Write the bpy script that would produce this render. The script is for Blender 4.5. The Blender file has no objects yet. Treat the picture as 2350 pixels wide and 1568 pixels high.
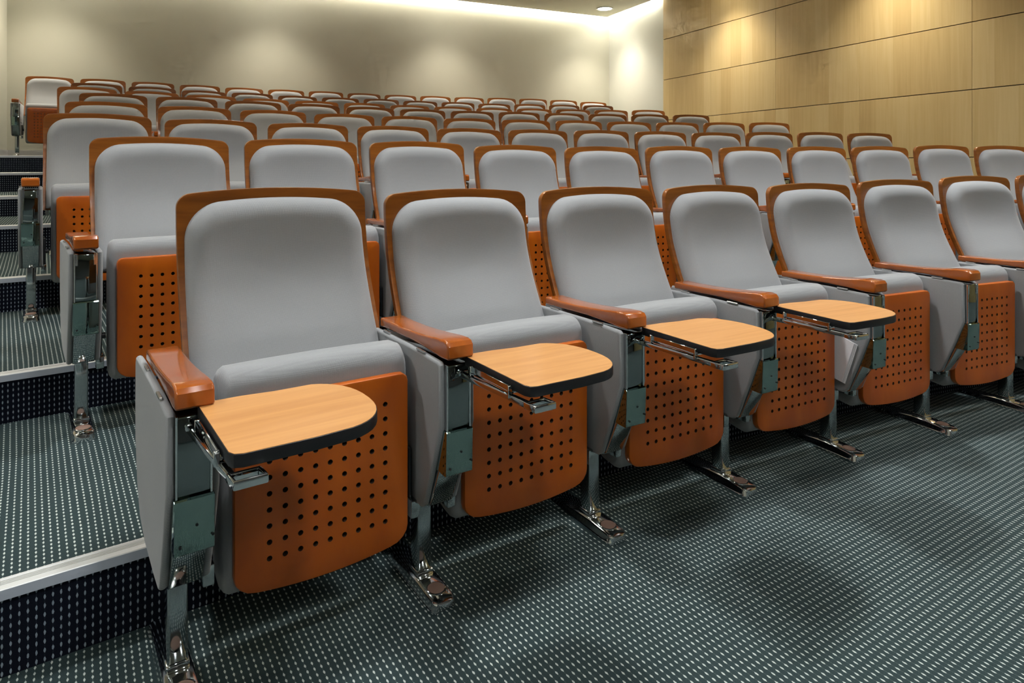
import bpy, bmesh, math, random
from mathutils import Vector, Matrix
random.seed(7)
sc = bpy.context.scene
COL = sc.collection
R = math.radians

# ------------------------------------------------------------------ camera
CAM_H = 1.1375
cam_d = bpy.data.cameras.new('camera'); cam = bpy.data.objects.new('camera', cam_d); COL.objects.link(cam)
cam_d.sensor_width = 36.0; cam_d.sensor_fit = 'HORIZONTAL'
cam_d.lens = 1526.0 / 2350 * 36
cam_d.shift_y = -(784 - 382) / 2350.0
cam_d.clip_start = .05; cam_d.clip_end = 100
cam.location = (0, 0, CAM_H); cam.rotation_euler = (R(90), 0, 0)
sc.camera = cam
# ------------------------------------------------------------------ world and exposure
w = bpy.data.worlds.new('world'); sc.world = w; w.use_nodes = True
w.node_tree.nodes['Background'].inputs[0].default_value = (.6, .65, .7, 1)
w.node_tree.nodes['Background'].inputs[1].default_value = .05
sc.view_settings.view_transform = 'Standard'; sc.view_settings.look = 'None'
sc.view_settings.gamma = 1.0; sc.view_settings.use_curve_mapping = False
sc.view_settings.exposure = 1.98
cy = sc.cycles
cy.max_bounces = 4; cy.diffuse_bounces = 3; cy.glossy_bounces = 2; cy.transmission_bounces = 0; cy.volume_bounces = 0
cy.caustics_reflective = False; cy.caustics_refractive = False; cy.sample_clamp_indirect = 4.0
cy.use_adaptive_sampling = True; cy.adaptive_threshold = .06; cy.adaptive_min_samples = 12; cy.use_denoising = True
# lamp strengths
DOWN_W = 100.0          # each ceiling downlight
WASH_W = 58.0          # downlights along the walls
COVE_E = 20.0          # cove tube emission
WARM = (1.0, .93, .78); COOL = (.93, .97, 1.0)

# ------------------------------------------------------------------ room frame
U2 = Vector((.9089, .4170)); F2 = Vector((.4170, -.9089))     # along the back wall / towards the stage
CR = Vector((1.89, 12.94)); CL = Vector((-6.80, 8.953))
ZC = 4.0
ROOM_L = 16.5
def room(a, b, z):      # a: along the back wall from its right corner (leftwards negative), b: towards the stage
    p = CR + U2 * a + F2 * b
    return Vector((p.x, p.y, z))
WID = (CR - CL).length
# rows: x0, y0, heading, curvature, platform z, per-chair backrest height trim
P = .60
ROWS = [
 (-.69876, 1.95803, .59539, .06493, 0.0,   [.008, -.007, -.009, -.010, -.009, .004, .019, .03, .03]),
 (-1.50927, 2.86309, .62184, .06408, .196, [.001, .006, .006, -.003, -.003, .007, .010, .018, .026, .039, .04, .04]),
 (-2.38953, 3.84900, .60102, .04878, .373, [.002, -.008, -.012, -.012, -.012, -.006, .003, .005, .007, .021, .03, .03]),
 (-3.05098, 5.01187, .56544, .04447, .548, [.007, 0, -.003, -.012, -.012, -.012, -.008, 0, .002, .008, .019, .03]),
 (-3.60316, 6.01678, .60928, .05283, .7277, [.001, .002, -.004, -.005, -.01, -.01, -.009, -.002, .001, .007, .016, .025]),
 (-4.45052, 6.97156, .63538, .05571, .8901, [.008, .003, -.003, -.011, -.009, -.008, -.01, -.008, -.007, .003, .009, .015, .026]),
 (-5.05655, 8.09723, .62241, .05180, 1.0736, [.006, .003, -.007, -.003, -.011, -.006, .001, -.004, -.002, -.005, .005, .01, .016]),
 (-6.11319, 8.80325, .53483, .02413, 1.2576, [-.002, .004, 0, -.006, -.012, -.009, -.005, -.008, -.008, -.001, .003, .016, .023, .019, .005]),
]
def arc(k, s, fw=0.0):
    x0, y0, th, kap = ROWS[k][:4]
    t = th - kap * s
    x = x0 + (math.sin(th) - math.sin(t)) / kap; y = y0 - (math.cos(th) - math.cos(t)) / kap
    return x + fw * math.sin(t), y - fw * math.cos(t), t

# ------------------------------------------------------------------ materials
def nt(name):
    m = bpy.data.materials.new(name); m.use_nodes = True
    n = m.node_tree; b = n.nodes['Principled BSDF']
    return m, n, b, n.nodes, n.links
def simple(name, col, rough=.5, metal=0.0, coat=0.0, spec=.5):
    m, n, b, N, L = nt(name)
    b.inputs['Base Color'].default_value = (*col, 1); b.inputs['Roughness'].default_value = rough
    b.inputs['Metallic'].default_value = metal; b.inputs['Coat Weight'].default_value = coat
    b.inputs['Coat Roughness'].default_value = .08
    b.inputs['Specular IOR Level'].default_value = spec
    return m
def tex(N, L, kind, coord, scale=(1, 1, 1), **kw):
    tc = N.new('ShaderNodeTexCoord'); mp = N.new('ShaderNodeMapping'); mp.inputs['Scale'].default_value = scale
    L.new(tc.outputs[coord], mp.inputs[0])
    t = N.new(kind)
    L.new(mp.outputs[0], t.inputs['Vector'])
    for k, v in kw.items(): t.inputs[k].default_value = v
    return t
def ramp(N, L, src, stops):
    r = N.new('ShaderNodeValToRGB'); e = r.color_ramp.elements
    while len(e) < len(stops): e.new(.5)
    for i, (p, c) in enumerate(stops): e[i].position = p; e[i].color = (*c, 1)
    L.new(src, r.inputs[0]); return r
def bump(N, L, b, src, strength, dist):
    bp = N.new('ShaderNodeBump'); bp.inputs['Strength'].default_value = strength; bp.inputs['Distance'].default_value = dist
    L.new(src, bp.inputs['Height']); L.new(bp.outputs[0], b.inputs['Normal']); return bp
def math_n(N, L, op, a, b=None, c=None):
    m = N.new('ShaderNodeMath'); m.operation = op
    for i, v in enumerate((a, b, c)):
        if v is None: continue
        if isinstance(v, (int, float)): m.inputs[i].default_value = v
        else: L.new(v, m.inputs[i])
    return m.outputs[0]

def fabric(name, base, ax=(0, 2), cell=.0050):
    m, n, b, N, L = nt(name)
    tc = N.new('ShaderNodeTexCoord'); sx = N.new('ShaderNodeSeparateXYZ'); L.new(tc.outputs['Object'], sx.inputs[0])
    k = 2 * math.pi / cell
    e1 = sx.outputs[ax[0]]; e2 = sx.outputs[ax[1]]
    if len(ax) > 2: e2 = math_n(N, L, 'SUBTRACT', e2, sx.outputs[ax[2]])
    a1 = math_n(N, L, 'SINE', math_n(N, L, 'MULTIPLY', math_n(N, L, 'ADD', e1, e2), k))
    a2 = math_n(N, L, 'SINE', math_n(N, L, 'MULTIPLY', math_n(N, L, 'SUBTRACT', e1, e2), k))
    h = math_n(N, L, 'MULTIPLY', a1, a2)
    hn = math_n(N, L, 'MULTIPLY_ADD', h, .5, .5)
    no = tex(N, L, 'ShaderNodeTexNoise', 'Object', (420, 420, 420), Scale=1.0, Detail=1.0)
    mix = math_n(N, L, 'MULTIPLY_ADD', no.outputs[0], .45, math_n(N, L, 'MULTIPLY', hn, .55))
    lo = tuple(c * .89 for c in base); hi = tuple(min(1, c * 1.10) for c in base)
    r = ramp(N, L, mix, [(.2, lo), (.8, hi)])
    L.new(r.outputs[0], b.inputs['Base Color'])
    b.inputs['Roughness'].default_value = .85; b.inputs['Sheen Weight'].default_value = .25
    b.inputs['Sheen Roughness'].default_value = .4
    bump(N, L, b, mix, .25, .0010)
    return m
def wood(name, dark, light, rough=.25, coat=.6, stretch=(40, 40, 2.5), coord='Object'):
    m, n, b, N, L = nt(name)
    oi = N.new('ShaderNodeObjectInfo')
    tc = N.new('ShaderNodeTexCoord'); ad = N.new('ShaderNodeVectorMath'); ad.operation = 'ADD'
    cx = N.new('ShaderNodeCombineXYZ')
    L.new(math_n(N, L, 'MULTIPLY', oi.outputs['Random'], 9.0), cx.inputs[0]); L.new(math_n(N, L, 'MULTIPLY', oi.outputs['Random'], 23.0), cx.inputs[2])
    L.new(tc.outputs[coord], ad.inputs[0]); L.new(cx.outputs[0], ad.inputs[1])
    mp = N.new('ShaderNodeMapping'); mp.inputs['Scale'].default_value = stretch; L.new(ad.outputs[0], mp.inputs[0])
    no = N.new('ShaderNodeTexNoise'); L.new(mp.outputs[0], no.inputs['Vector'])
    no.inputs['Scale'].default_value = 1.0; no.inputs['Detail'].default_value = 6.0; no.inputs['Distortion'].default_value = .6
    r = ramp(N, L, no.outputs[0], [(.30, dark), (.70, light)])
    L.new(r.outputs[0], b.inputs['Base Color'])
    b.inputs['Roughness'].default_value = rough; b.inputs['Coat Weight'].default_value = coat; b.inputs['Coat Roughness'].default_value = .12
    bump(N, L, b, no.outputs[0], .05, .001)
    return m
def chrome(name, col=(.74, .76, .77), rough=.09, wav=0.0):
    m, n, b, N, L = nt(name)
    b.inputs['Base Color'].default_value = (*col, 1); b.inputs['Metallic'].default_value = 1.0; b.inputs['Roughness'].default_value = rough
    if wav:
        t = tex(N, L, 'ShaderNodeTexNoise', 'Object', (70, 70, 70), Scale=1.0, Detail=1.0)
        bump(N, L, b, t.outputs[0], wav, .004)
    return m
PU, PV = .0156, .0205
def carpet(name, base, dash, thread):
    m, n, b, N, L = nt(name)
    uv = N.new('ShaderNodeTexCoord'); s = N.new('ShaderNodeSeparateXYZ'); L.new(uv.outputs['UV'], s.inputs[0])
    no = tex(N, L, 'ShaderNodeTexNoise', 'UV', (330, 330, 330), Scale=1.0, Detail=2.0)
    wob = math_n(N, L, 'MULTIPLY_ADD', no.outputs[0], .14, -.07)
    fu = math_n(N, L, 'FRACT', math_n(N, L, 'ADD', math_n(N, L, 'DIVIDE', s.outputs[0], PU), wob))
    fv = math_n(N, L, 'FRACT', math_n(N, L, 'ADD', math_n(N, L, 'DIVIDE', s.outputs[1], PV), wob))
    du = math_n(N, L, 'ABSOLUTE', math_n(N, L, 'SUBTRACT', fu, .5))
    e = math_n(N, L, 'DIVIDE', math_n(N, L, 'SUBTRACT', fv, .40), .30)            # tuft: fat head, thin tail
    hw = math_n(N, L, 'MULTIPLY', math_n(N, L, 'SUBTRACT', 1.0, math_n(N, L, 'MULTIPLY', e, e)), .145)
    mask = math_n(N, L, 'LESS_THAN', du, hw)
    thr = math_n(N, L, 'LESS_THAN', du, .06)
    pile = tex(N, L, 'ShaderNodeTexNoise', 'UV', (900, 900, 900), Scale=1.0, Detail=1.0)
    pb = ramp(N, L, pile.outputs[0], [(.3, tuple(c * .5 for c in base)), (.7, tuple(c * 1.55 for c in base))])
    m1 = N.new('ShaderNodeMix'); m1.data_type = 'RGBA'; L.new(math_n(N, L, 'MULTIPLY', thr, .5), m1.inputs[0]); L.new(pb.outputs[0], m1.inputs[6]); m1.inputs[7].default_value = (*thread, 1)
    m2 = N.new('ShaderNodeMix'); m2.data_type = 'RGBA'; L.new(mask, m2.inputs[0]); L.new(m1.outputs[2], m2.inputs[6]); m2.inputs[7].default_value = (*dash, 1)
    L.new(m2.outputs[2], b.inputs['Base Color'])
    b.inputs['Roughness'].default_value = .95; b.inputs['Specular IOR Level'].default_value = .15
    hgt = math_n(N, L, 'ADD', math_n(N, L, 'MULTIPLY', mask, .6), math_n(N, L, 'MULTIPLY', pile.outputs[0], .5))
    bump(N, L, b, hgt, .4, .002)
    return m
def veneer(name):
    m, n, b, N, L = nt(name)
    oi = N.new('ShaderNodeObjectInfo'); tc = N.new('ShaderNodeTexCoord')
    s = N.new('ShaderNodeSeparateXYZ'); L.new(tc.outputs['Object'], s.inputs[0])
    rnd = math_n(N, L, 'MULTIPLY', oi.outputs['Random'], 37.0)
    # leaves of veneer, about 0.2 m wide
    leaf = math_n(N, L, 'FLOOR', math_n(N, L, 'ADD', math_n(N, L, 'MULTIPLY', s.outputs[0], 4.65), 40.0))
    wn = N.new('ShaderNodeTexWhiteNoise'); wn.noise_dimensions = '2D'
    cv = N.new('ShaderNodeCombineXYZ'); L.new(leaf, cv.inputs[0]); L.new(rnd, cv.inputs[1]); L.new(cv.outputs[0], wn.inputs['Vector'])
    co = N.new('ShaderNodeCombineXYZ')
    L.new(math_n(N, L, 'MULTIPLY', math_n(N, L, 'ADD', s.outputs[0], rnd), 26.0), co.inputs[0])
    L.new(math_n(N, L, 'MULTIPLY', s.outputs[2], 1.1), co.inputs[2]); L.new(math_n(N, L, 'MULTIPLY', wn.outputs[0], 9.0), co.inputs[1])
    no = N.new('ShaderNodeTexNoise'); L.new(co.outputs[0], no.inputs['Vector']); no.inputs['Scale'].default_value = 1.0; no.inputs['Detail'].default_value = 5.0; no.inputs['Distortion'].default_value = .9
    v = math_n(N, L, 'ADD', math_n(N, L, 'MULTIPLY', no.outputs[0], .62), math_n(N, L, 'MULTIPLY', wn.outputs[0], .38))
    r = ramp(N, L, v, [(.15, (.58, .395, .165)), (.5, (.68, .495, .225)), (.85, (.76, .585, .30))])
    L.new(r.outputs[0], b.inputs['Base Color'])
    b.inputs['Roughness'].default_value = .38; b.inputs['Coat Weight'].default_value = .25; b.inputs['Coat Roughness'].default_value = .2
    return m
def paint(name, col, rough=.7):
    m, n, b, N, L = nt(name)
    t = tex(N, L, 'ShaderNodeTexNoise', 'Object', (1.5, 1.5, 1.5), Scale=1.0, Detail=4.0)
    r = ramp(N, L, t.outputs[0], [(.3, tuple(c * .97 for c in col)), (.7, tuple(min(1, c * 1.03) for c in col))])
    L.new(r.outputs[0], b.inputs['Base Color']); b.inputs['Roughness'].default_value = rough
    t2 = tex(N, L, 'ShaderNodeTexNoise', 'Object', (140, 140, 140), Scale=1.0, Detail=2.0)
    bump(N, L, b, t2.outputs[0], .04, .002)
    return m
def emis(name, col, strength):
    m, n, b, N, L = nt(name)
    b.inputs['Base Color'].default_value = (.8, .8, .8, 1)
    b.inputs['Emission Color'].default_value = (*col, 1); b.inputs['Emission Strength'].default_value = strength
    return m

M = dict(
    fabric=fabric('grey_fabric', (.305, .308, .312)), fabric_panel=fabric('grey_panel_fabric', (.305, .308, .312), (1, 2)), fabric_seat=fabric('grey_seat_fabric', (.305, .308, .312), (0, 2, 1)),
    back_wood=wood('backrest_wood', (.20, .058, .007), (.32, .100, .012), .30, .3, (5, 5, 45)),
    board_wood=wood('seat_board_wood', (.42, .078, .003), (.56, .122, .004), .34, .12, (9, 9, 3)),
    arm_wood=wood('armrest_wood', (.32, .070, .007), (.45, .110, .012), .18, .7, (14, 3, 14)),
    laminate=wood('tablet_laminate', (.56, .25, .072), (.68, .335, .110), .38, .05, (3, 40, 3)),
    black=simple('black_plastic', (.010, .010, .012), .42),
    hole=simple('hole_dark', (.055, .025, .012), .8),
    chrome=chrome('chrome'), satin=chrome('housing_chrome', (.24, .28, .28), .06, .012), box=chrome('box_chrome', (.27, .38, .35), .06, .05),
    channel=chrome('channel_chrome', (.5, .54, .54), .07, .02),
    leg_chrome=chrome('leg_chrome', (.50, .54, .55), .08),
    cap=simple('foot_cap_brown', (.20, .12, .09), .45),
    clip=chrome('clip_steel', (.72, .72, .70), .25),
    carpet=carpet('carpet', (.029, .046, .047), (.50, .54, .50), (.10, .12, .115)),
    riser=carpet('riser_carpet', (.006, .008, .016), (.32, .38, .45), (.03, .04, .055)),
    alu=simple('aluminium', (.72, .72, .70), .42, .35), alu_front=simple('aluminium_face', (.66, .70, .80), .45, .15),
    wallp=paint('wall_paint', (.55, .535, .44)), stubp=paint('side_wall_paint', (.62, .615, .54)), ceilp=paint('ceiling_paint', (.68, .66, .54)),
    base=paint('baseboard_paint', (.50, .49, .47), .5), veneer=veneer('maple_veneer'), gap=simple('panel_joint', (.05, .028, .010), .8),
    paper=simple('paper', (.90, .90, .92), .7), lens=emis('lamp_lens', (1, .95, .82), 9.0), ring=simple('lamp_ring', (.75, .75, .72), .35, .3),
    cove=emis('cove_tube', (1.0, .955, .86), COVE_E), white=paint('front_wall_paint', (.16, .165, .17)),  # front wall is dark grey, darkened so the chrome mirrors a dark stage
    dark=simple('dark_metal', (.03, .033, .036), .35, .6),
)

# ------------------------------------------------------------------ mesh helpers
def finish(bm, name, mats, smooth=35, recalc=True):
    if recalc: bmesh.ops.recalc_face_normals(bm, faces=bm.faces[:])
    me = bpy.data.meshes.new(name); bm.to_mesh(me); bm.free()
    for m in (mats if isinstance(mats, (list, tuple)) else [mats]): me.materials.append(m)
    if smooth:
        me.polygons.foreach_set('use_smooth', [True] * len(me.polygons)); me.set_sharp_from_angle(angle=R(smooth))
    me.update(); return me
def bev(bm, off, seg=2, ang=30):
    es = [e for e in bm.edges if len(e.link_faces) == 2 and e.calc_face_angle(0) > R(ang)]
    if es: bmesh.ops.bevel(bm, geom=es, offset=off, segments=seg, profile=.5, affect='EDGES', clamp_overlap=True)
def box_bm(bm, x0, x1, y0, y1, z0, z1):
    vs = [bm.verts.new((x, y, z)) for x in (x0, x1) for y in (y0, y1) for z in (z0, z1)]
    for f in ((0, 1, 3, 2), (4, 6, 7, 5), (0, 4, 5, 1), (2, 3, 7, 6), (0, 2, 6, 4), (1, 5, 7, 3)): bm.faces.new([vs[i] for i in f])
    return vs
def box(name, m, x0, x1, y0, y1, z0, z1, b=0.0, seg=2):
    bm = bmesh.new(); box_bm(bm, x0, x1, y0, y1, z0, z1)
    bmesh.ops.recalc_face_normals(bm, faces=bm.faces[:])
    if b: bev(bm, b, seg)
    return finish(bm, name, m)
def prism_yz(bm, pts, x0, x1):      # pts: (fw, z) outline, y = -fw
    a = [bm.verts.new((x0, -f, z)) for f, z in pts]; c = [bm.verts.new((x1, -f, z)) for f, z in pts]
    n = len(pts); bm.faces.new(a); bm.faces.new(c[::-1])
    for i in range(n): bm.faces.new((a[i], c[i], c[(i + 1) % n], a[(i + 1) % n]))
    return a, c
def prism_mesh(name, m, pts, x0, x1, b=0.0, seg=2, ang=30):
    bm = bmesh.new(); prism_yz(bm, pts, x0, x1); bmesh.ops.recalc_face_normals(bm, faces=bm.faces[:])
    if b: bev(bm, b, seg, ang)
    return finish(bm, name, m)
def cyl_bm(bm, c, axis, r, h, n=16, r2=None):
    mt = Matrix.Translation(c) @ Vector(axis).to_track_quat('Z', 'Y').to_matrix().to_4x4()
    bmesh.ops.create_cone(bm, cap_ends=True, segments=n, radius1=r, radius2=r if r2 is None else r2, depth=h, matrix=mt)
def cyl(name, m, c, axis, r, h, n=16, b=0):
    bm = bmesh.new(); cyl_bm(bm, Vector(c), axis, r, h, n)
    if b: bev(bm, b, 2, 50)
    return finish(bm, name, m)
def tube_bm(bm, pts, r, n=8, closed=False):
    pts = [Vector(p) for p in pts]; rings = []
    for i, p in enumerate(pts):
        a = pts[i - 1] if (i > 0 or closed) else p; c = pts[(i + 1) % len(pts)] if (i < len(pts) - 1 or closed) else p
        d = (c - a).normalized(); q = d.to_track_quat('Z', 'Y')
        rings.append([bm.verts.new(p + q @ Vector((r * math.cos(2 * math.pi * j / n), r * math.sin(2 * math.pi * j / n), 0))) for j in range(n)])
    for i in range(len(rings) - (0 if closed else 1)):
        A, B = rings[i], rings[(i + 1) % len(rings)]
        for j in range(n): bm.faces.new((A[j], A[(j + 1) % n], B[(j + 1) % n], B[j]))
    if not closed: bm.faces.new(rings[0][::-1]); bm.faces.new(rings[-1])

def obj(name, me, parent=None, loc=None):
    o = bpy.data.objects.new(name, me); COL.objects.link(o)
    if parent is not None: o.parent = parent
    if loc is not None: o.location = loc
    return o
def tag(o, label=None, cat=None, group=None, kind=None):
    if label: o['label'] = label
    if cat: o['category'] = cat
    if group: o['group'] = group
    if kind: o['kind'] = kind
    return o
def struct(name, me, label=None, parent=None):
    o = obj(name, me, parent)
    if parent is None: tag(o, label, None, None, 'structure')
    return o
def quad_mesh(name, m, loops, uvs=None, smooth=0):
    bm = bmesh.new(); lay = bm.loops.layers.uv.new('UVMap')
    for i, q in enumerate(loops):
        f = bm.faces.new([bm.verts.new(p) for p in q])
        if uvs:
            for l, uv in zip(f.loops, uvs[i]): l[lay].uv = uv
    bmesh.ops.remove_doubles(bm, verts=bm.verts[:], dist=1e-5)
    return finish(bm, name, m, smooth, recalc=False)

# ================================================================== structure
FW_R = .14                       # riser face, measured forward of each row's backrest tops
def sdist(p):                    # (left, right, back) signed distance outside the room
    d = Vector((p[0], p[1])) - CR
    a = d.dot(U2); b = d.dot(F2)
    return -WID - a, a, -b
def clampw(x, y, t):
    # slide a point along the row tangent / backwards until it is inside the walls
    T = Vector((math.cos(t), math.sin(t))); p = Vector((x, y))
    for _ in range(3):
        l, r, bk = sdist(p)
        if bk > 0: p += F2 * bk
        if l > 0: p += T * (l / max(.2, T.dot(U2)))
        if r > 0: p -= T * (r / max(.2, T.dot(U2)))
    return p
# floor in front of the first riser: one plane, the steps stand on it
def floor_mesh():
    c = [room(-WID, ROOM_L, 0), room(0, ROOM_L, 0), room(0, 0, 0), room(-WID, 0, 0)]
    h = R(33.0)
    uv = [(p.x * math.cos(h) + p.y * math.sin(h), -p.x * math.sin(h) + p.y * math.cos(h)) for p in c]
    return quad_mesh('floor', M['carpet'], [c], [uv])
struct('floor', floor_mesh(), 'dark teal carpet with rows of pale dashes')
def step(k):                     # platform of row index k (1..7); front edge follows row k-1
    z = ROWS[k][4]; z0 = ROWS[k - 1][4] - .01
    S = [-4.0 + .25 * i for i in range(60)]
    fr = []; bk = []; ss = []
    for s in S:
        x, y, t = arc(k - 1, s, FW_R)
        l, r, _ = sdist((x, y))
        if l > .35 or r > .35: continue
        x2, y2, _ = arc(k - 1, s, FW_R - 1.62)
        fr.append(clampw(x, y, t)); bk.append(clampw(x2, y2, t)); ss.append(s)
    loops, uvs, rl, ru = [], [], [], []
    d0 = 0
    ds = [0.0]
    for i in range(1, len(fr)): ds.append(ds[-1] + (fr[i] - fr[i - 1]).length)
    for i in range(len(fr) - 1):
        a, b2, c, d = fr[i], fr[i + 1], bk[i + 1], bk[i]
        loops.append([(a.x, a.y, z), (b2.x, b2.y, z), (c.x, c.y, z), (d.x, d.y, z)])
        uvs.append([(ds[i], 0), (ds[i + 1], 0), (ds[i + 1], 1.62), (ds[i], 1.62)])
        rl.append([(a.x, a.y, z0), (b2.x, b2.y, z0), (b2.x, b2.y, z - .001), (a.x, a.y, z - .001)])
        ru.append([(ds[i], z0), (ds[i + 1], z0), (ds[i + 1], z), (ds[i], z)])
    o = struct('step_%d' % k, quad_mesh('step_tread', M['carpet'], loops, uvs), 'carpeted platform carrying the %s row of chairs' % ORD[k])
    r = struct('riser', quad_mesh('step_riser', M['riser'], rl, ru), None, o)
    # aluminium nosing: ribbed top strip and a front lip
    prof = [(.004, -.020), (.004, .0015)]
    x = .004
    prof = [(.006, -.022), (.006, .001), (.004, .003), (-.010, .003)]
    for j in range(5):
        b0 = -.012 - j * .0052
        prof += [(b0, .0032), (b0 - .0026, .0032), (b0 - .0030, .0014), (b0 - .0048, .0014)]
    prof += [(-.040, .0034), (-.046, .0034), (-.047, -.001)]
    bm = bmesh.new(); prev = None
    for i, s in enumerate(ss):
        p = fr[i]; _, _, t = arc(k - 1, s, 0)
        fx, fy = math.sin(t), -math.cos(t)
        ring = [bm.verts.new((p.x + fx * q, p.y + fy * q, z + h)) for q, h in prof]
        if prev:
            for j in range(len(ring) - 1):
                f = bm.faces.new((prev[j], ring[j], ring[j + 1], prev[j + 1])); f.material_index = 1 if j < 1 else 0
        prev = ring
    n = struct('trim_%d' % k, finish(bm, 'nosing', [M['alu'], M['alu_front']], 20, recalc=False), 'ribbed aluminium nosing on the front edge of the %s row platform' % ORD[k])
    return o
ORD = ['first', 'second', 'third', 'fourth', 'fifth', 'sixth', 'seventh', 'eighth', 'ninth', 'tenth', 'eleventh', 'twelfth', 'thirteenth', 'fourteenth', 'fifteenth']
for k in range(1, 8): step(k)

# walls
def wall_box(name, m, a0, a1, b0, b1, z0, z1, label, parent=None):
    bm = bmesh.new(); vs = []
    for a in (a0, a1):
        for b in (b0, b1):
            for z in (z0, z1): vs.append(bm.verts.new(room(a, b, z)))
    for f in ((0, 1, 3, 2), (4, 6, 7, 5), (0, 4, 5, 1), (2, 3, 7, 6), (0, 2, 6, 4), (1, 5, 7, 3)): bm.faces.new([vs[i] for i in f])
    return struct(name, finish(bm, name, m, 0), label, parent)
ZT = 4.45
wall_box('wall_back', M['wallp'], -WID - .2, .2, -.2, 0, -.2, ZT, 'plain cream wall behind the last row')
wall_box('wall_left', M['wallp'], -WID - .2, -WID, 0, ROOM_L, -.2, ZT, 'plain cream wall beyond the aisle')
B0 = 1.726
wall_right = wall_box('wall_right', M['stubp'], 0, .2, 0, ROOM_L, -.2, ZT, 'side wall, white near the back corner and clad in maple panels')
wall_box('wall_front', M['white'], -WID - .2, .2, ROOM_L, ROOM_L + .2, -.2, ZT, 'plain dark wall at the unseen stage end')  # out of view; its dark colour serves chrome reflections and cuts frontal bounce
zb = ROWS[7][4]
wall_box('baseboard_back', M['base'], -WID, 0, 0, .014, zb, zb + .10, 'grey baseboard along the back wall')
wall_box('baseboard_left', M['base'], -WID, -WID + .014, 0, 1.0, zb, zb + .10, 'grey baseboard along the left wall')
# backing behind the maple panels (the dark joint) and the panels themselves
wall_box('panel_backing', M['gap'], -.012, 0, B0, ROOM_L, 0, ZC + .05, None, wall_right)
cols = [B0, 2.909] + [2.909 + 1.287 * i for i in range(1, 11)]
lines = [0.0, .543, 1.232, 1.921, 2.610, 3.300, ZC]
hdg = math.atan2(F2.y, F2.x)
for ci in range(len(cols) - 1):
    for li in range(len(lines) - 1):
        b0, b1 = cols[ci] + .0010, cols[ci + 1] - .0010
        z0, z1 = lines[li] + .0045, lines[li + 1] - .0045
        wd, ht = b1 - b0, z1 - z0
        key = 'panel_%.3f_%.3f' % (wd, ht)
        me = bpy.data.meshes.get(key)
        if me is None: me = box(key, M['veneer'], -wd / 2, wd / 2, 0, .018, -ht / 2, ht / 2, .0012, 1)
        o = obj('panel', me, wall_right)
        c = room(-.030, (b0 + b1) / 2, (z0 + z1) / 2)
        o.location = c; o.rotation_euler = (0, 0, hdg)
# ceiling slab with light slots along the back wall and the white part of the right wall
SLOT = .15
wall_box('ceiling', M['ceilp'], -WID, -SLOT, SLOT, B0, ZC, ZC + .10, 'flat ceiling with a light slot along the walls')
wall_box('ceiling_field', M['ceilp'], -WID, 0, B0, ROOM_L, ZC, ZC + .10, 'flat ceiling over the seating')
wall_box('ceiling_slot_cover', M['ceilp'], -WID, 0, 0, B0 + .1, ZC + .40, ZC + .45, 'closed top of the ceiling light slot')
# cove tubes
def cove(name, p0, p1, label):
    bm = bmesh.new(); d = (p1 - p0); n = 3
    for i in range(n):
        a = p0 + d * (i / n) ; c = p0 + d * ((i + 1) / n) - d.normalized() * .02
        tube_bm(bm, [a, c], .013, 8)
    o = obj(name, finish(bm, 'cove_tubes', M['cove']))
    tag(o, label, 'light')
cove('cove_light', room(-WID + .1, .055, ZC + .055), room(-.06, .055, ZC + .055), 'hidden light tubes in the slot above the back wall')
cove('cove_light', room(-.055, .10, ZC + .055), room(-.055, B0 - .05, ZC + .055), 'hidden light tubes in the slot above the white side wall')

# downlights: ring and lens meshes with a spot lamp inside
def ring_mesh():
    bm = bmesh.new(); n = 32; prof = [(.125, 0), (.155, -.004), (.160, -.010), (.150, -.014), (.128, -.010), (.122, .0)]
    rings = [[bm.verts.new((r * math.cos(2 * math.pi * j / n), r * math.sin(2 * math.pi * j / n), z)) for j in range(n)] for r, z in prof]
    for i in range(len(rings)):
        A, B = rings[i], rings[(i + 1) % len(rings)]
        for j in range(n): bm.faces.new((A[j], A[(j + 1) % n], B[(j + 1) % n], B[j]))
    return finish(bm, 'lamp_ring', M['ring'])
RING = ring_mesh(); LENS = cyl('lamp_lens', M['lens'], (0, 0, -.002), (0, 0, 1), .123, .004, 32)
LIGHTS = {}
def downlight(a, b, label, watt, col, size, group='recessed ceiling downlights'):
    e = bpy.data.objects.new('ceiling_downlight', None); COL.objects.link(e); e.location = room(a, b, ZC)
    tag(e, label, 'light', group)
    obj('trim_ring', RING, e); obj('lens', LENS, e)
    key = (watt, col, size)
    if key not in LIGHTS:
        l = bpy.data.lights.new('downlight', 'SPOT'); l.energy = watt; l.color = col; l.spot_size = R(size); l.spot_blend = .9; l.shadow_soft_size = .22
        LIGHTS[key] = l
    s = obj('downlight_beam', LIGHTS[key], e, (0, 0, -.02))
    return e
AS = [-4.86 - 4.35, -4.86 + -1.52 + .16, -4.86 + 1.31 + .16, -.56]      # along the back wall
AS = [-9.05, -6.22, -3.39, -.56]
BS = [.72, 3.45, 6.02, 8.60, 11.18, 13.76]
side = ['left', 'left of centre', 'right of centre', 'right']
for i, a in enumerate(AS):
    for j, b in enumerate(BS):
        wall = (j == 0 or i in (0, 3))
        cold = j >= 3
        lb = 'round recessed downlight, %s of %d from the back wall, %s file' % (ORD[j], len(BS), side[i])
        if (i, j) == (3, 0): lb = 'round lit downlight in the ceiling corner above the last row'
        pw = WASH_W if wall else DOWN_W
        if i == 3: pw *= 1.45                     # the file along the maple wall
        if i == 0 and j >= 3: pw *= 1.9            # over the aisle
        if j >= 4: pw *= .75                      # stage end is dimmed
        if j == 3 and not wall: pw *= 1.25
        if j in (1, 2) and not wall: pw *= .55
        downlight(a, b, lb, pw, COOL if cold else WARM, 105 if wall else 125)
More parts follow.
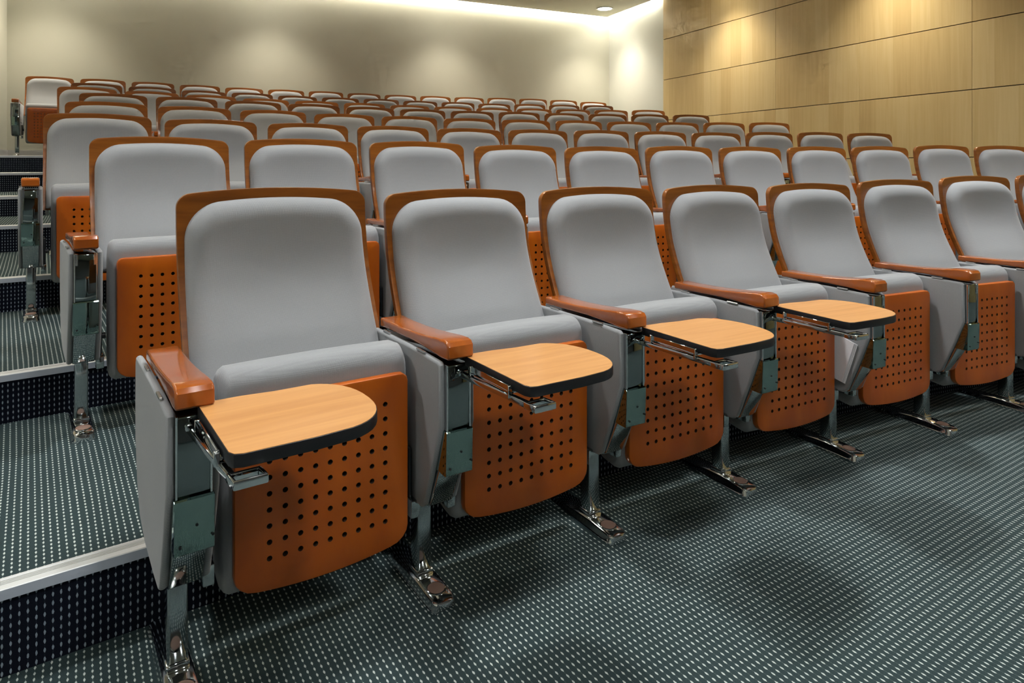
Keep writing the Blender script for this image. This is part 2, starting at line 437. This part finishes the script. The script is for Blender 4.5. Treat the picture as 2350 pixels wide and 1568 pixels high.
downlight(-2.45, 1.62, 'round downlight cut by the top edge of the picture', 20.0, WARM, 110)

# ================================================================== chair parts (local: x right, y backwards, z up; y = -forward)
# backrest: profile of the back of the shell, forward offset by height
PROF = [(.50, .205), (.55, .176), (.60, .146), (.66, .113), (.72, .082), (.77, .058), (.83, .034), (.89, .018), (.95, .008), (1.0, .002), (1.08, .0)]
def fwz(z):
    for (z0, f0), (z1, f1) in zip(PROF, PROF[1:]):
        if z <= z1 or z1 == PROF[-1][0]:
            t = (z - z0) / (z1 - z0); return f0 + (f1 - f0) * t
def fws(z):  # smoothed
    return sum(fwz(min(1.08, max(.50, z + d))) for d in (-.04, -.02, 0, .02, .04)) / 5
def cosgrid(n): return [-math.cos(math.pi * i / n) for i in range(n + 1)]
def ztop(x, W, zc, archh, r):
    z = zc - archh * (x / W) ** 2
    e = abs(x) - (W - r)
    if e > 0: z -= r - math.sqrt(max(0, r * r - e * e))
    return z
def shell_mesh():
    W, zb0, th = .265, .53, .022
    nx, nz = 34, 26
    xs = [W * u for u in cosgrid(nx)]
    bm = bmesh.new(); fr, bk = [], []
    for j in range(nz + 1):
        v = j / nz; v = 1 - (1 - v) ** 1.25
        A, B = [], []
        for x in xs:
            z = zb0 + (ztop(x, W, 1.068, .016, .034) - zb0) * v
            f = fws(z) + .012 * (x / W) ** 2
            A.append(bm.verts.new((x, -(f + th), z))); B.append(bm.verts.new((x, -f, z)))
        fr.append(A); bk.append(B)
    for j in range(nz):
        for i in range(nx):
            bm.faces.new((fr[j][i], fr[j][i + 1], fr[j + 1][i + 1], fr[j + 1][i])); bm.faces.new((bk[j][i], bk[j + 1][i], bk[j + 1][i + 1], bk[j][i + 1]))
        for i in (0, nx): bm.faces.new((fr[j][i], fr[j + 1][i], bk[j + 1][i], bk[j][i]))
    for i in range(nx):
        for j in (0, nz): bm.faces.new((fr[j][i], fr[j][i + 1], bk[j][i + 1], bk[j][i]))
    bmesh.ops.recalc_face_normals(bm, faces=bm.faces[:])
    bev(bm, .0035, 2, 55)
    return finish(bm, 'backrest_shell', M['back_wood'], 40)
def cushion_mesh():
    W, zb0, T, rr, rc = .247, .54, .054, .058, .090
    nx, nz = 40, 40
    xs = [W * u for u in cosgrid(nx)]
    bm = bmesh.new(); fr, bk = [], []
    for j in range(nz + 1):
        v = (1 - math.cos(math.pi * j / nz)) / 2
        v = .5 * v + .5 * (j / nz) if v < .5 else 1 - (1 - v)
        A, B = [], []
        for x in xs:
            Wz = W
            zt = ztop(x, W, 1.040, .020, rc)
            z = zb0 + (zt - zb0) * v
            # wider towards the seat
            k = max(0, min(1, (.95 - z) / .3)); xx = x * (1 + .018 * k)
            # distance to the outline (rounded box)
            hx, hz = W - rc, 0
            cx = max(0, abs(x) - (W - rc)); cz = max(0, z - (1.040 - .020 * (x / W) ** 2 - rc))
            d = min(rc - math.hypot(cx, cz), z - zb0 + .01)
            d = max(0, d)
            t = T * math.sqrt(max(0, 1 - (1 - min(1, d / rr)) ** 2))
            t += .012 * math.sin(math.pi * min(1, max(0, (z - .62) / .40))) * (1 - (x / W) ** 2) * -1      # hollow for the back
            t += .010 * (1 - (x / W) ** 2) * max(0, 1 - abs(z - .68) / .12)                                 # lumbar swell
            f = fws(z) + .012 * (x / W) ** 2 + .021
            A.append(bm.verts.new((xx, -(f + max(0, t)), z))); B.append(bm.verts.new((xx, -(f - .004), z)))
        fr.append(A); bk.append(B)
    for j in range(nz):
        for i in range(nx): bm.faces.new((fr[j][i], fr[j][i + 1], fr[j + 1][i + 1], fr[j + 1][i]))
        for i in (0, nx): bm.faces.new((fr[j][i], fr[j + 1][i], bk[j + 1][i], bk[j][i]))
    for i in range(nx):
        for j in (0, nz): bm.faces.new((fr[j][i], fr[j][i + 1], bk[j][i + 1], bk[j][i]))
    bmesh.ops.remove_doubles(bm, verts=bm.verts[:], dist=2e-5)
    return finish(bm, 'back_cushion', M['fabric'], 60)
def seat_mesh():
    # tipped-up seat: outline in (fw, z) swept across with softened ends
    pts = []
    def arcpts(cx, cz, r, a0, a1, n):
        return [(cx + r * math.cos(R(a0 + (a1 - a0) * i / n)), cz + r * math.sin(R(a0 + (a1 - a0) * i / n))) for i in range(n + 1)]
    o = []
    o += arcpts(.385, .628, .046, 0, 90, 6)      # front upper roll
    o += arcpts(.355, .624, .048, 90, 180, 6)    # back upper
    o += [(.303, .50), (.300, .36), (.306, .26)]
    o += arcpts(.345, .215, .040, 180, 265, 5)
    o += arcpts(.400, .205, .036, 275, 360, 5)
    o += [(.436, .30), (.435, .45), (.434, .56)]
    cx = sum(p[0] for p in o) / len(o); cz = sum(p[1] for p in o) / len(o)
    W = .228; secs = []
    for u, sh in ((-1, .030), (-.985, .014), (-.955, .005), (-.91, 0), (-.5, -.002), (0, -.003), (.5, -.002), (.91, 0), (.955, .005), (.985, .014), (1, .030)):
        secs.append((W * u, sh))
    bm = bmesh.new(); rings = []
    for x, sh in secs:
        ring = []
        for f, z in o:
            d = Vector((f - cx, z - cz)); L_ = d.length
            kx = max(0, abs(d.x) - sh) * (1 if d.x > 0 else -1); kz = max(0, abs(d.y) - sh) * (1 if d.y > 0 else -1)
            ring.append(bm.verts.new((x, -(cx + kx), cz + kz)))
        rings.append(ring)
    n = len(o)
    for i in range(len(rings) - 1):
        for j in range(n): bm.faces.new((rings[i][j], rings[i][(j + 1) % n], rings[i + 1][(j + 1) % n], rings[i + 1][j]))
    bm.faces.new(rings[0]); bm.faces.new(rings[-1][::-1])
    return finish(bm, 'seat_cushion', M['fabric_seat'], 70)
def board_mesh(holes=True):
    W, X0 = .209, .004
    yf, yb = -.460, -.434
    x0, x1, z0, z1 = -.1475, .1675, .2317, .5613
    n = 9
    def outline(x, z, side, off=0.0):
        Wo = W - off; r = .040
        fx = (x - x0) / (x1 - x0) * 2 - 1
        fz = (z - z0) / (z1 - z0)
        def zb(xx):
            q = .168 + off + .020 * (xx / W) ** 2; e = abs(xx) - (W - .042)
            if e > 0: q += .036 - math.sqrt(max(0, .042 ** 2 - e * e)) * .036 / .042
            return q
        def zt(xx):
            q = .612 - off; e = abs(xx) - (W - .020)
            if e > 0: q -= .020 - math.sqrt(max(0, .020 ** 2 - e * e))
            return q
        if side in 'bt':
            xx = math.sin(fx * math.pi / 2) * W if True else fx * W
            xo = xx * Wo / W
            return X0 + xo, (zb(xx) if side == 'b' else zt(xx))
        xx = W if side == 'r' else -W
        lo, hi = zb(xx), zt(xx)
        return X0 + (Wo if side == 'r' else -Wo), lo + (hi - lo) * fz
    bm = bmesh.new(); grid = {}
    def gv(i, j):
        if (i, j) not in grid: grid[(i, j)] = bm.verts.new((x0 + (x1 - x0) * i / (2 * n), yf, z0 + (z1 - z0) * j / (2 * n)))
        return grid[(i, j)]
    if holes:
        for a in range(n):
            for c in range(n):
                i, j = 2 * a + 1, 2 * c + 1
                cx = x0 + (x1 - x0) * i / (2 * n); cz = z0 + (z1 - z0) * j / (2 * n)
                bord = [gv(i + 1, j), gv(i + 1, j + 1), gv(i, j + 1), gv(i - 1, j + 1), gv(i - 1, j), gv(i - 1, j - 1), gv(i, j - 1), gv(i + 1, j - 1)]
                r = .0062
                h = [bm.verts.new((cx + r * math.cos(q * math.pi / 8), yf, cz + r * math.sin(q * math.pi / 8))) for q in range(16)]
                d = [bm.verts.new((v.co.x, yb, v.co.z)) for v in h]
                for q in range(8):
                    bm.faces.new((h[2 * q], bord[q], bord[(q + 1) % 8], h[(2 * q + 2) % 16], h[2 * q + 1]))
                for q in range(16):
                    p = (q + 1) % 16
                    f = bm.faces.new((d[q], h[q], h[p], d[p])); f.material_index = 1
                f = bm.faces.new(d); f.material_index = 1
    else:
        for i in range(2 * n):
            for j in range(2 * n): pass
        bm.faces.new([gv(0, 0), gv(2 * n, 0), gv(2 * n, 2 * n), gv(0, 2 * n)])
    N2 = 2 * n
    loop = [(i, 0, 'b') for i in range(N2)] + [(N2, j, 'r') for j in range(N2)] + [(i, N2, 't') for i in range(N2, 0, -1)] + [(0, j, 'l') for j in range(N2, 0, -1)]
    inner = [gv(i, j) for i, j, s in loop]
    def ringat(off, y):
        out = []
        for (i, j, s), v in zip(loop, inner):
            x, z = outline(v.co.x, v.co.z, s, off); out.append(bm.verts.new((x, y, z)))
        return out
    rings = [inner, ringat(.005, yf), ringat(.0015, yf + .0015), ringat(0, yf + .005), ringat(0, yb - .004), ringat(.003, yb)]
    for A, B in zip(rings, rings[1:]):
        m = len(A)
        for q in range(m): bm.faces.new((A[q], B[q], B[(q + 1) % m], A[(q + 1) % m]))
    f = bm.faces.new(rings[-1])
    bmesh.ops.recalc_face_normals(bm, faces=bm.faces[:])
    return finish(bm, 'seat_board', [M['board_wood'], M['hole']], 40, recalc=False)

ARM = [(.165, .690), (.25, .690), (.33, .692), (.41, .697), (.48, .703), (.535, .709), (.575, .711), (.590, .708), (.598, .699), (.599, .672), (.595, .666), (.56, .664), (.50, .668), (.40, .671), (.28, .668), (.165, .664)]
PANEL = [(.075, .655), (.20, .660), (.40, .663), (.567, .660), (.578, .652), (.580, .50), (.545, .405), (.490, .275), (.470, .262), (.40, .258), (.25, .260), (.155, .282), (.100, .345), (.060, .45), (.058, .55), (.064, .64)]
FOOT = [(.165, 0), (.165, .026), (.30, .040), (.36, .052), (.43, .050), (.490, .036), (.506, .024), (.508, 0)]
def foot_mesh():
    # sections along the foot: forward, half width at the base, half width on top, height
    S = [(.165, .030, .026, .020), (.175, .034, .030, .022), (.28, .035, .031, .027), (.35, .036, .032, .033), (.41, .036, .032, .035), (.47, .036, .032, .0325), (.495, .035, .031, .031), (.507, .032, .028, .030), (.514, .027, .023, .028), (.517, .020, .016, .024)]
    bm = bmesh.new(); prev = None
    for i, (f, wb, wt, h) in enumerate(S):
        P_ = [(-wb, 0), (-wb, .007), (-wb + .002, .010), (-wt - .001, h - .006), (-wt + .001, h - .002), (-wt + .005, h), (wt - .005, h), (wt - .001, h - .002), (wt + .001, h - .006), (wb - .002, .010), (wb, .007), (wb, 0)]
        ring = [bm.verts.new((x, -f, z)) for x, z in P_]
        if prev:
            for j in range(len(ring)): bm.faces.new((prev[j], prev[(j + 1) % len(ring)], ring[(j + 1) % len(ring)], ring[j]))
        else: bm.faces.new(ring)
        prev = ring
    bm.faces.new(prev[::-1])
    return finish(bm, 'foot', M['chrome'], 32)
def leg_mesh():
    bm = bmesh.new(); box_bm(bm, -.021, .021, -.395, -.345, .030, .34); bmesh.ops.recalc_face_normals(bm, faces=bm.faces[:]); bev(bm, .006, 3)
    return finish(bm, 'leg', M['leg_chrome'], 40)
def collar_mesh():
    bm = bmesh.new(); box_bm(bm, -.024, .024, -.400, -.340, .028, .048); bmesh.ops.recalc_face_normals(bm, faces=bm.faces[:]); bev(bm, .004, 2)
    return finish(bm, 'leg_collar', M['chrome'], 40)
def hinge_mesh():
    bm = bmesh.new()
    box_bm(bm, -.031, -.022, -.588, -.562, .612, .652); box_bm(bm, .022, .031, -.588, -.562, .612, .652)
    cyl_bm(bm, Vector((0, -.576, .640)), (1, 0, 0), .0045, .05, 10); cyl_bm(bm, Vector((0, -.580, .624)), (1, 0, 0), .005, .05, 10)
    box_bm(bm, -.022, .022, -.584, -.570, .606, .613)
    bmesh.ops.recalc_face_normals(bm, faces=bm.faces[:]); bev(bm, .0012, 1, 60)
    return finish(bm, 'hinge', M['chrome'], 40)
TAB = []
def tablet_outline():
    # lateral x measured from the standard, forward fw
    pts = [(.018, .585), (.028, .574)]
    pts += [(.10, .576), (.165, .586)]
    cx, cf, rx, rf = .205, .725, .108, .143
    for i in range(0, 17):
        a = R(-72 + i * (72 + 80) / 16)
        c, s = math.cos(a), math.sin(a)
        pts.append((cx + rx * (abs(c) ** .9) * (1 if c > 0 else -1), cf + rf * (abs(s) ** .85) * (1 if s > 0 else -1)))
    pts += [(.16, .871), (.038, .868), (.024, .862), (.018, .848)]
    return pts
def slab(name, m, pts, z0, z1, b):
    bm = bmesh.new()
    a = [bm.verts.new((x, -f, z0)) for x, f in pts]; c = [bm.verts.new((x, -f, z1)) for x, f in pts]; n = len(pts)
    bm.faces.new(a); bm.faces.new(c)
    for i in range(n): bm.faces.new((a[i], a[(i + 1) % n], c[(i + 1) % n], c[i]))
    bmesh.ops.recalc_face_normals(bm, faces=bm.faces[:])
    if b: bev(bm, b, 2, 60)
    return finish(bm, name, m, 40)
def tablet_arm_mesh():
    bm = bmesh.new()
    # main bar, flat section
    box_bm(bm, -.004, .010, -.850, -.590, .620, .634)
    # turned end: open rectangular loop
    box_bm(bm, -.004, .003, -.884, -.846, .618, .634); box_bm(bm, -.004, .052, -.888, -.881, .618, .634)
    box_bm(bm, .045, .052, -.884, -.850, .618, .634); box_bm(bm, .000, .052, -.855, -.848, .618, .634)
    for v in bm.verts:                      # the bar runs slightly under the board towards its free end
        v.co.x += (-v.co.y - .59) * .07; v.co.z += .001; v.co.y -= .002
    # plate under the board
    box_bm(bm, .010, .150, -.80, -.64, .636, .6445)
    bmesh.ops.recalc_face_normals(bm, faces=bm.faces[:]); bev(bm, .003, 2, 60)
    # hinge knuckle
    cyl_bm(bm, Vector((.002, -.582, .630)), (0, 1, 0), .008, .03, 12); cyl_bm(bm, Vector((0, -.566, .632)), (1, 0, 0), .010, .034, 12)
    return finish(bm, 'tablet_arm', M['chrome'], 40)
def tablet_rail_mesh():
    bm = bmesh.new()
    box_bm(bm, .0105, .0145, -.800, -.632, .640, .655)
    box_bm(bm, .004, .0145, -.638, -.632, .630, .657); box_bm(bm, .004, .0145, -.806, -.800, .630, .657)
    bmesh.ops.recalc_face_normals(bm, faces=bm.faces[:]); bev(bm, .001, 1, 60)
    return finish(bm, 'tablet_rail', M['chrome'], 40)

ME = {}
ME['backrest_shell'] = shell_mesh(); ME['back_cushion'] = cushion_mesh(); ME['seat_cushion'] = seat_mesh()
ME['seat_board'] = board_mesh(True)
ME['armrest'] = prism_mesh('armrest', M['arm_wood'], ARM, -.036, .036, .006, 3, 50)
ME['panel_l'] = prism_mesh('side_panel', M['fabric_panel'], PANEL, -.049, -.031, .0085, 4, 60)
ME['panel_r'] = prism_mesh('side_panel', M['fabric_panel'], PANEL, .031, .049, .0085, 4, 60)
ME['housing'] = prism_mesh('tablet_housing', M['satin'], [(.30, .652), (.582, .652), (.586, .646), (.586, .49), (.545, .42), (.30, .42)], -.0325, .0325, .003, 2, 50)
ME['hinge'] = hinge_mesh(); ME['strip'] = box('edge_strip', M['chrome'], -.0022, .0022, -.5885, -.575, .492, .653, .0008, 1)
ME['boxp'] = prism_mesh('housing_box', M['box'], [(.50, .490), (.590, .492), (.593, .489), (.590, .384), (.586, .381), (.50, .381)], -.037, .037, .002, 2, 50)
ME['channel'] = prism_mesh('channel', M['channel'], [(.30, .44), (.562, .44), (.545, .378), (.492, .272), (.480, .264), (.36, .264), (.30, .30)], -.0325, .0325, .003, 2, 50)
ME['leg'] = leg_mesh(); ME['collar'] = collar_mesh(); ME['foot'] = foot_mesh()
def tilt_cyl(name, m, c, r, h): return cyl(name, m, c, (0, -.05, 1), r, h, 24, .001)
ME['cap_ring'] = tilt_cyl('cap_ring', M['chrome'], (0, -.462, .0325), .0265, .005); ME['cap'] = tilt_cyl('foot_cap', M['cap'], (0, -.462, .0338), .0225, .005)
ME['clip'] = box('armrest_clip', M['clip'], -.0405, -.034, -.024, .024, -.001, .0045, .001, 1)
ME['screw'] = cyl('screw', M['dark'], (0, 0, 0), (0, 1, 0), .0028, .003, 10)
ME['bracket'] = box('pivot_bracket', M['dark'], -.005, .005, -.425, -.360, .265, .40, .005, 2)
ME['bracket_box'] = box('pivot_box', M['channel'], -.012, .012, -.450, -.380, .226, .272, .003, 2)
ME['knob'] = cyl('pivot_knob', M['black'], (0, -.412, .335), (1, 0, 0), .011, .018, 14, .002)
TO = tablet_outline()
ME['tablet'] = slab('writing_tablet', M['black'], TO, .6445, .6672, .0015)
ME['laminate'] = slab('laminate', M['laminate'], [(.163 + (x - .163) * .990, .722 + (f - .722) * .990) for x, f in TO], .6660, .6680, 0)
ME['tablet_arm'] = tablet_arm_mesh(); ME['rail'] = tablet_rail_mesh()

def standard(parent, lx, yaw, detail, tablet=None, first=False):
    """arm standard at lateral offset lx of the chair"""
    Rz = (0, 0, yaw)
    def put(name, key, par=parent, off=(0, 0, 0)):
        o = obj(name, ME[key], par)
        if par is parent: o.location = (lx + off[0], off[1], off[2]); o.rotation_euler = Rz
        else: o.location = off
        return o
    put('armrest', 'armrest')
    put('side_panel', 'panel_l'); put('side_panel', 'panel_r')
    h = put('tablet_housing', 'housing'); bx = put('housing_box', 'boxp'); put('channel', 'channel')
    put('leg', 'leg'); ft = put('foot', 'foot')
    put('foot_cap', 'cap', ft)
    if detail:
        put('leg_collar', 'collar'); put('cap_ring', 'cap_ring', ft)
        for f, z in ((.235, .661), (.47, .663)): put('armrest_clip', 'clip', parent, (0, -f, z))
        for x, z in ((.004, .437), (-.026, .400), (.033, .410)): put('screw', 'screw', bx, (x, -.5915, z))
        for sx in ((.055,) if first else (-.055, .055)):
            b = put('pivot_bracket', 'bracket', parent, (sx, 0, 0)); put('knob', 'knob', b, (.008 if sx > 0 else -.008, 0, 0))
            put('pivot_box', 'bracket_box', parent, (.052 if sx > 0 else -.052, 0, 0))
        for sx in (-.0315, .0315): put('edge_strip', 'strip', h, (sx, 0, 0))
        if tablet is None: put('hinge', 'hinge', h)
    if tablet is not None:
        t = obj('writing_tablet', ME['tablet'], parent, (lx + tablet[0], tablet[1], 0)); t.rotation_euler = (0, 0, yaw + tablet[2])
        tag(t, 'black-edged writing tablet with a pale wood-grain top')
        obj('laminate_top', ME['laminate'], t); obj('tablet_arm', ME['tablet_arm'], t); obj('tablet_rail', ME['rail'], t)

TABS = {0: (-.012, 0, 0.0), 1: (0, 0, 0), 2: (.002, -.008, 0), 3: (.022, .004, -.02)}
ROWN = ['front', 'second', 'third', 'fourth', 'fifth', 'sixth', 'seventh', 'last']
for k, (x0, y0, th, kap, z, trims) in enumerate(ROWS):
    n = len(trims)
    for i, dz in enumerate(trims):
        x, y, t = arc(k, i * P)
        e = bpy.data.objects.new('auditorium_chair', None); COL.objects.link(e)
        e.location = (x, y, z); e.rotation_euler = (0, 0, t)
        pos = 'at the aisle end of' if i == 0 else ('%s from the aisle in' % ORD[i])
        if k == 0 and i in TABS: lb = 'grey chair %s the front row, wooden writing tablet folded out' % pos
        elif i == n - 1 and k >= 2: lb = 'grey chair at the far wall end of the %s row' % ROWN[k]
        else: lb = 'grey upholstered chair %s the %s row, seat tipped up' % (pos, ROWN[k])
        tag(e, lb, 'chair', 'chairs in the %s row' % ROWN[k])
        obj('backrest_shell', ME['backrest_shell'], e, (0, 0, dz)); obj('back_cushion', ME['back_cushion'], e, (0, 0, dz))
        obj('seat_cushion', ME['seat_cushion'], e); obj('seat_board', ME['seat_board'], e)
        lx = -P / 2 - (.016 if i == 0 else 0)
        standard(e, lx, kap * P / 2, k < 3 or i == 0, TABS.get(i) if k == 0 else None, i == 0)
        if i == n - 1: standard(e, P / 2 + .01, -kap * P / 2, False, None)

# sheaf of paper tucked beside the fifth standard of the front row
def paper():
    bm = bmesh.new()
    for j, (dx, sh, tl) in enumerate(((0, 0, 0), (.0035, .006, .02), (.006, .012, .035))):
        o = [(.418, .497), (.527, .468), (.474, .306), (.420, .316)]
        vs = []
        for (f, z) in o:
            vs.append((f + sh * .8, z - sh * .4))
        a = [bm.verts.new((dx - .0135, -f, z)) for f, z in vs]; c = [bm.verts.new((dx - .0135 + .0016, -f, z)) for f, z in vs]
        bm.faces.new(a); bm.faces.new(c[::-1])
        for q in range(4): bm.faces.new((a[q], c[q], c[(q + 1) % 4], a[(q + 1) % 4]))
    return finish(bm, 'paper_sheaf', M['paper'], 0)
px, py, pt = arc(0, 2.1)
o = obj('paper_sheaf', paper()); o.location = (px - .047 * math.cos(pt), py - .047 * math.sin(pt), 0); o.rotation_euler = (0, 0, pt)
tag(o, 'folded white sheets tucked against a grey side panel in the front row', 'paper')
# small metal plates set in the aisle treads
for k, sx, wd in ((5, -.72, .22), (6, -.52, .22)):
    x, y, t = arc(k - 1, sx, FW_R - .13)
    me = box('tread_plate', M['alu'], -wd / 2, wd / 2, -.012, .012, 0, .004, .001, 1)
    o = obj('tread_plate', me); o.location = (x, y, ROWS[k][4]); o.rotation_euler = (0, 0, t)
    tag(o, 'thin metal plate on the aisle carpet beside the %s row' % ROWN[k], 'plate', 'plates on the aisle steps')
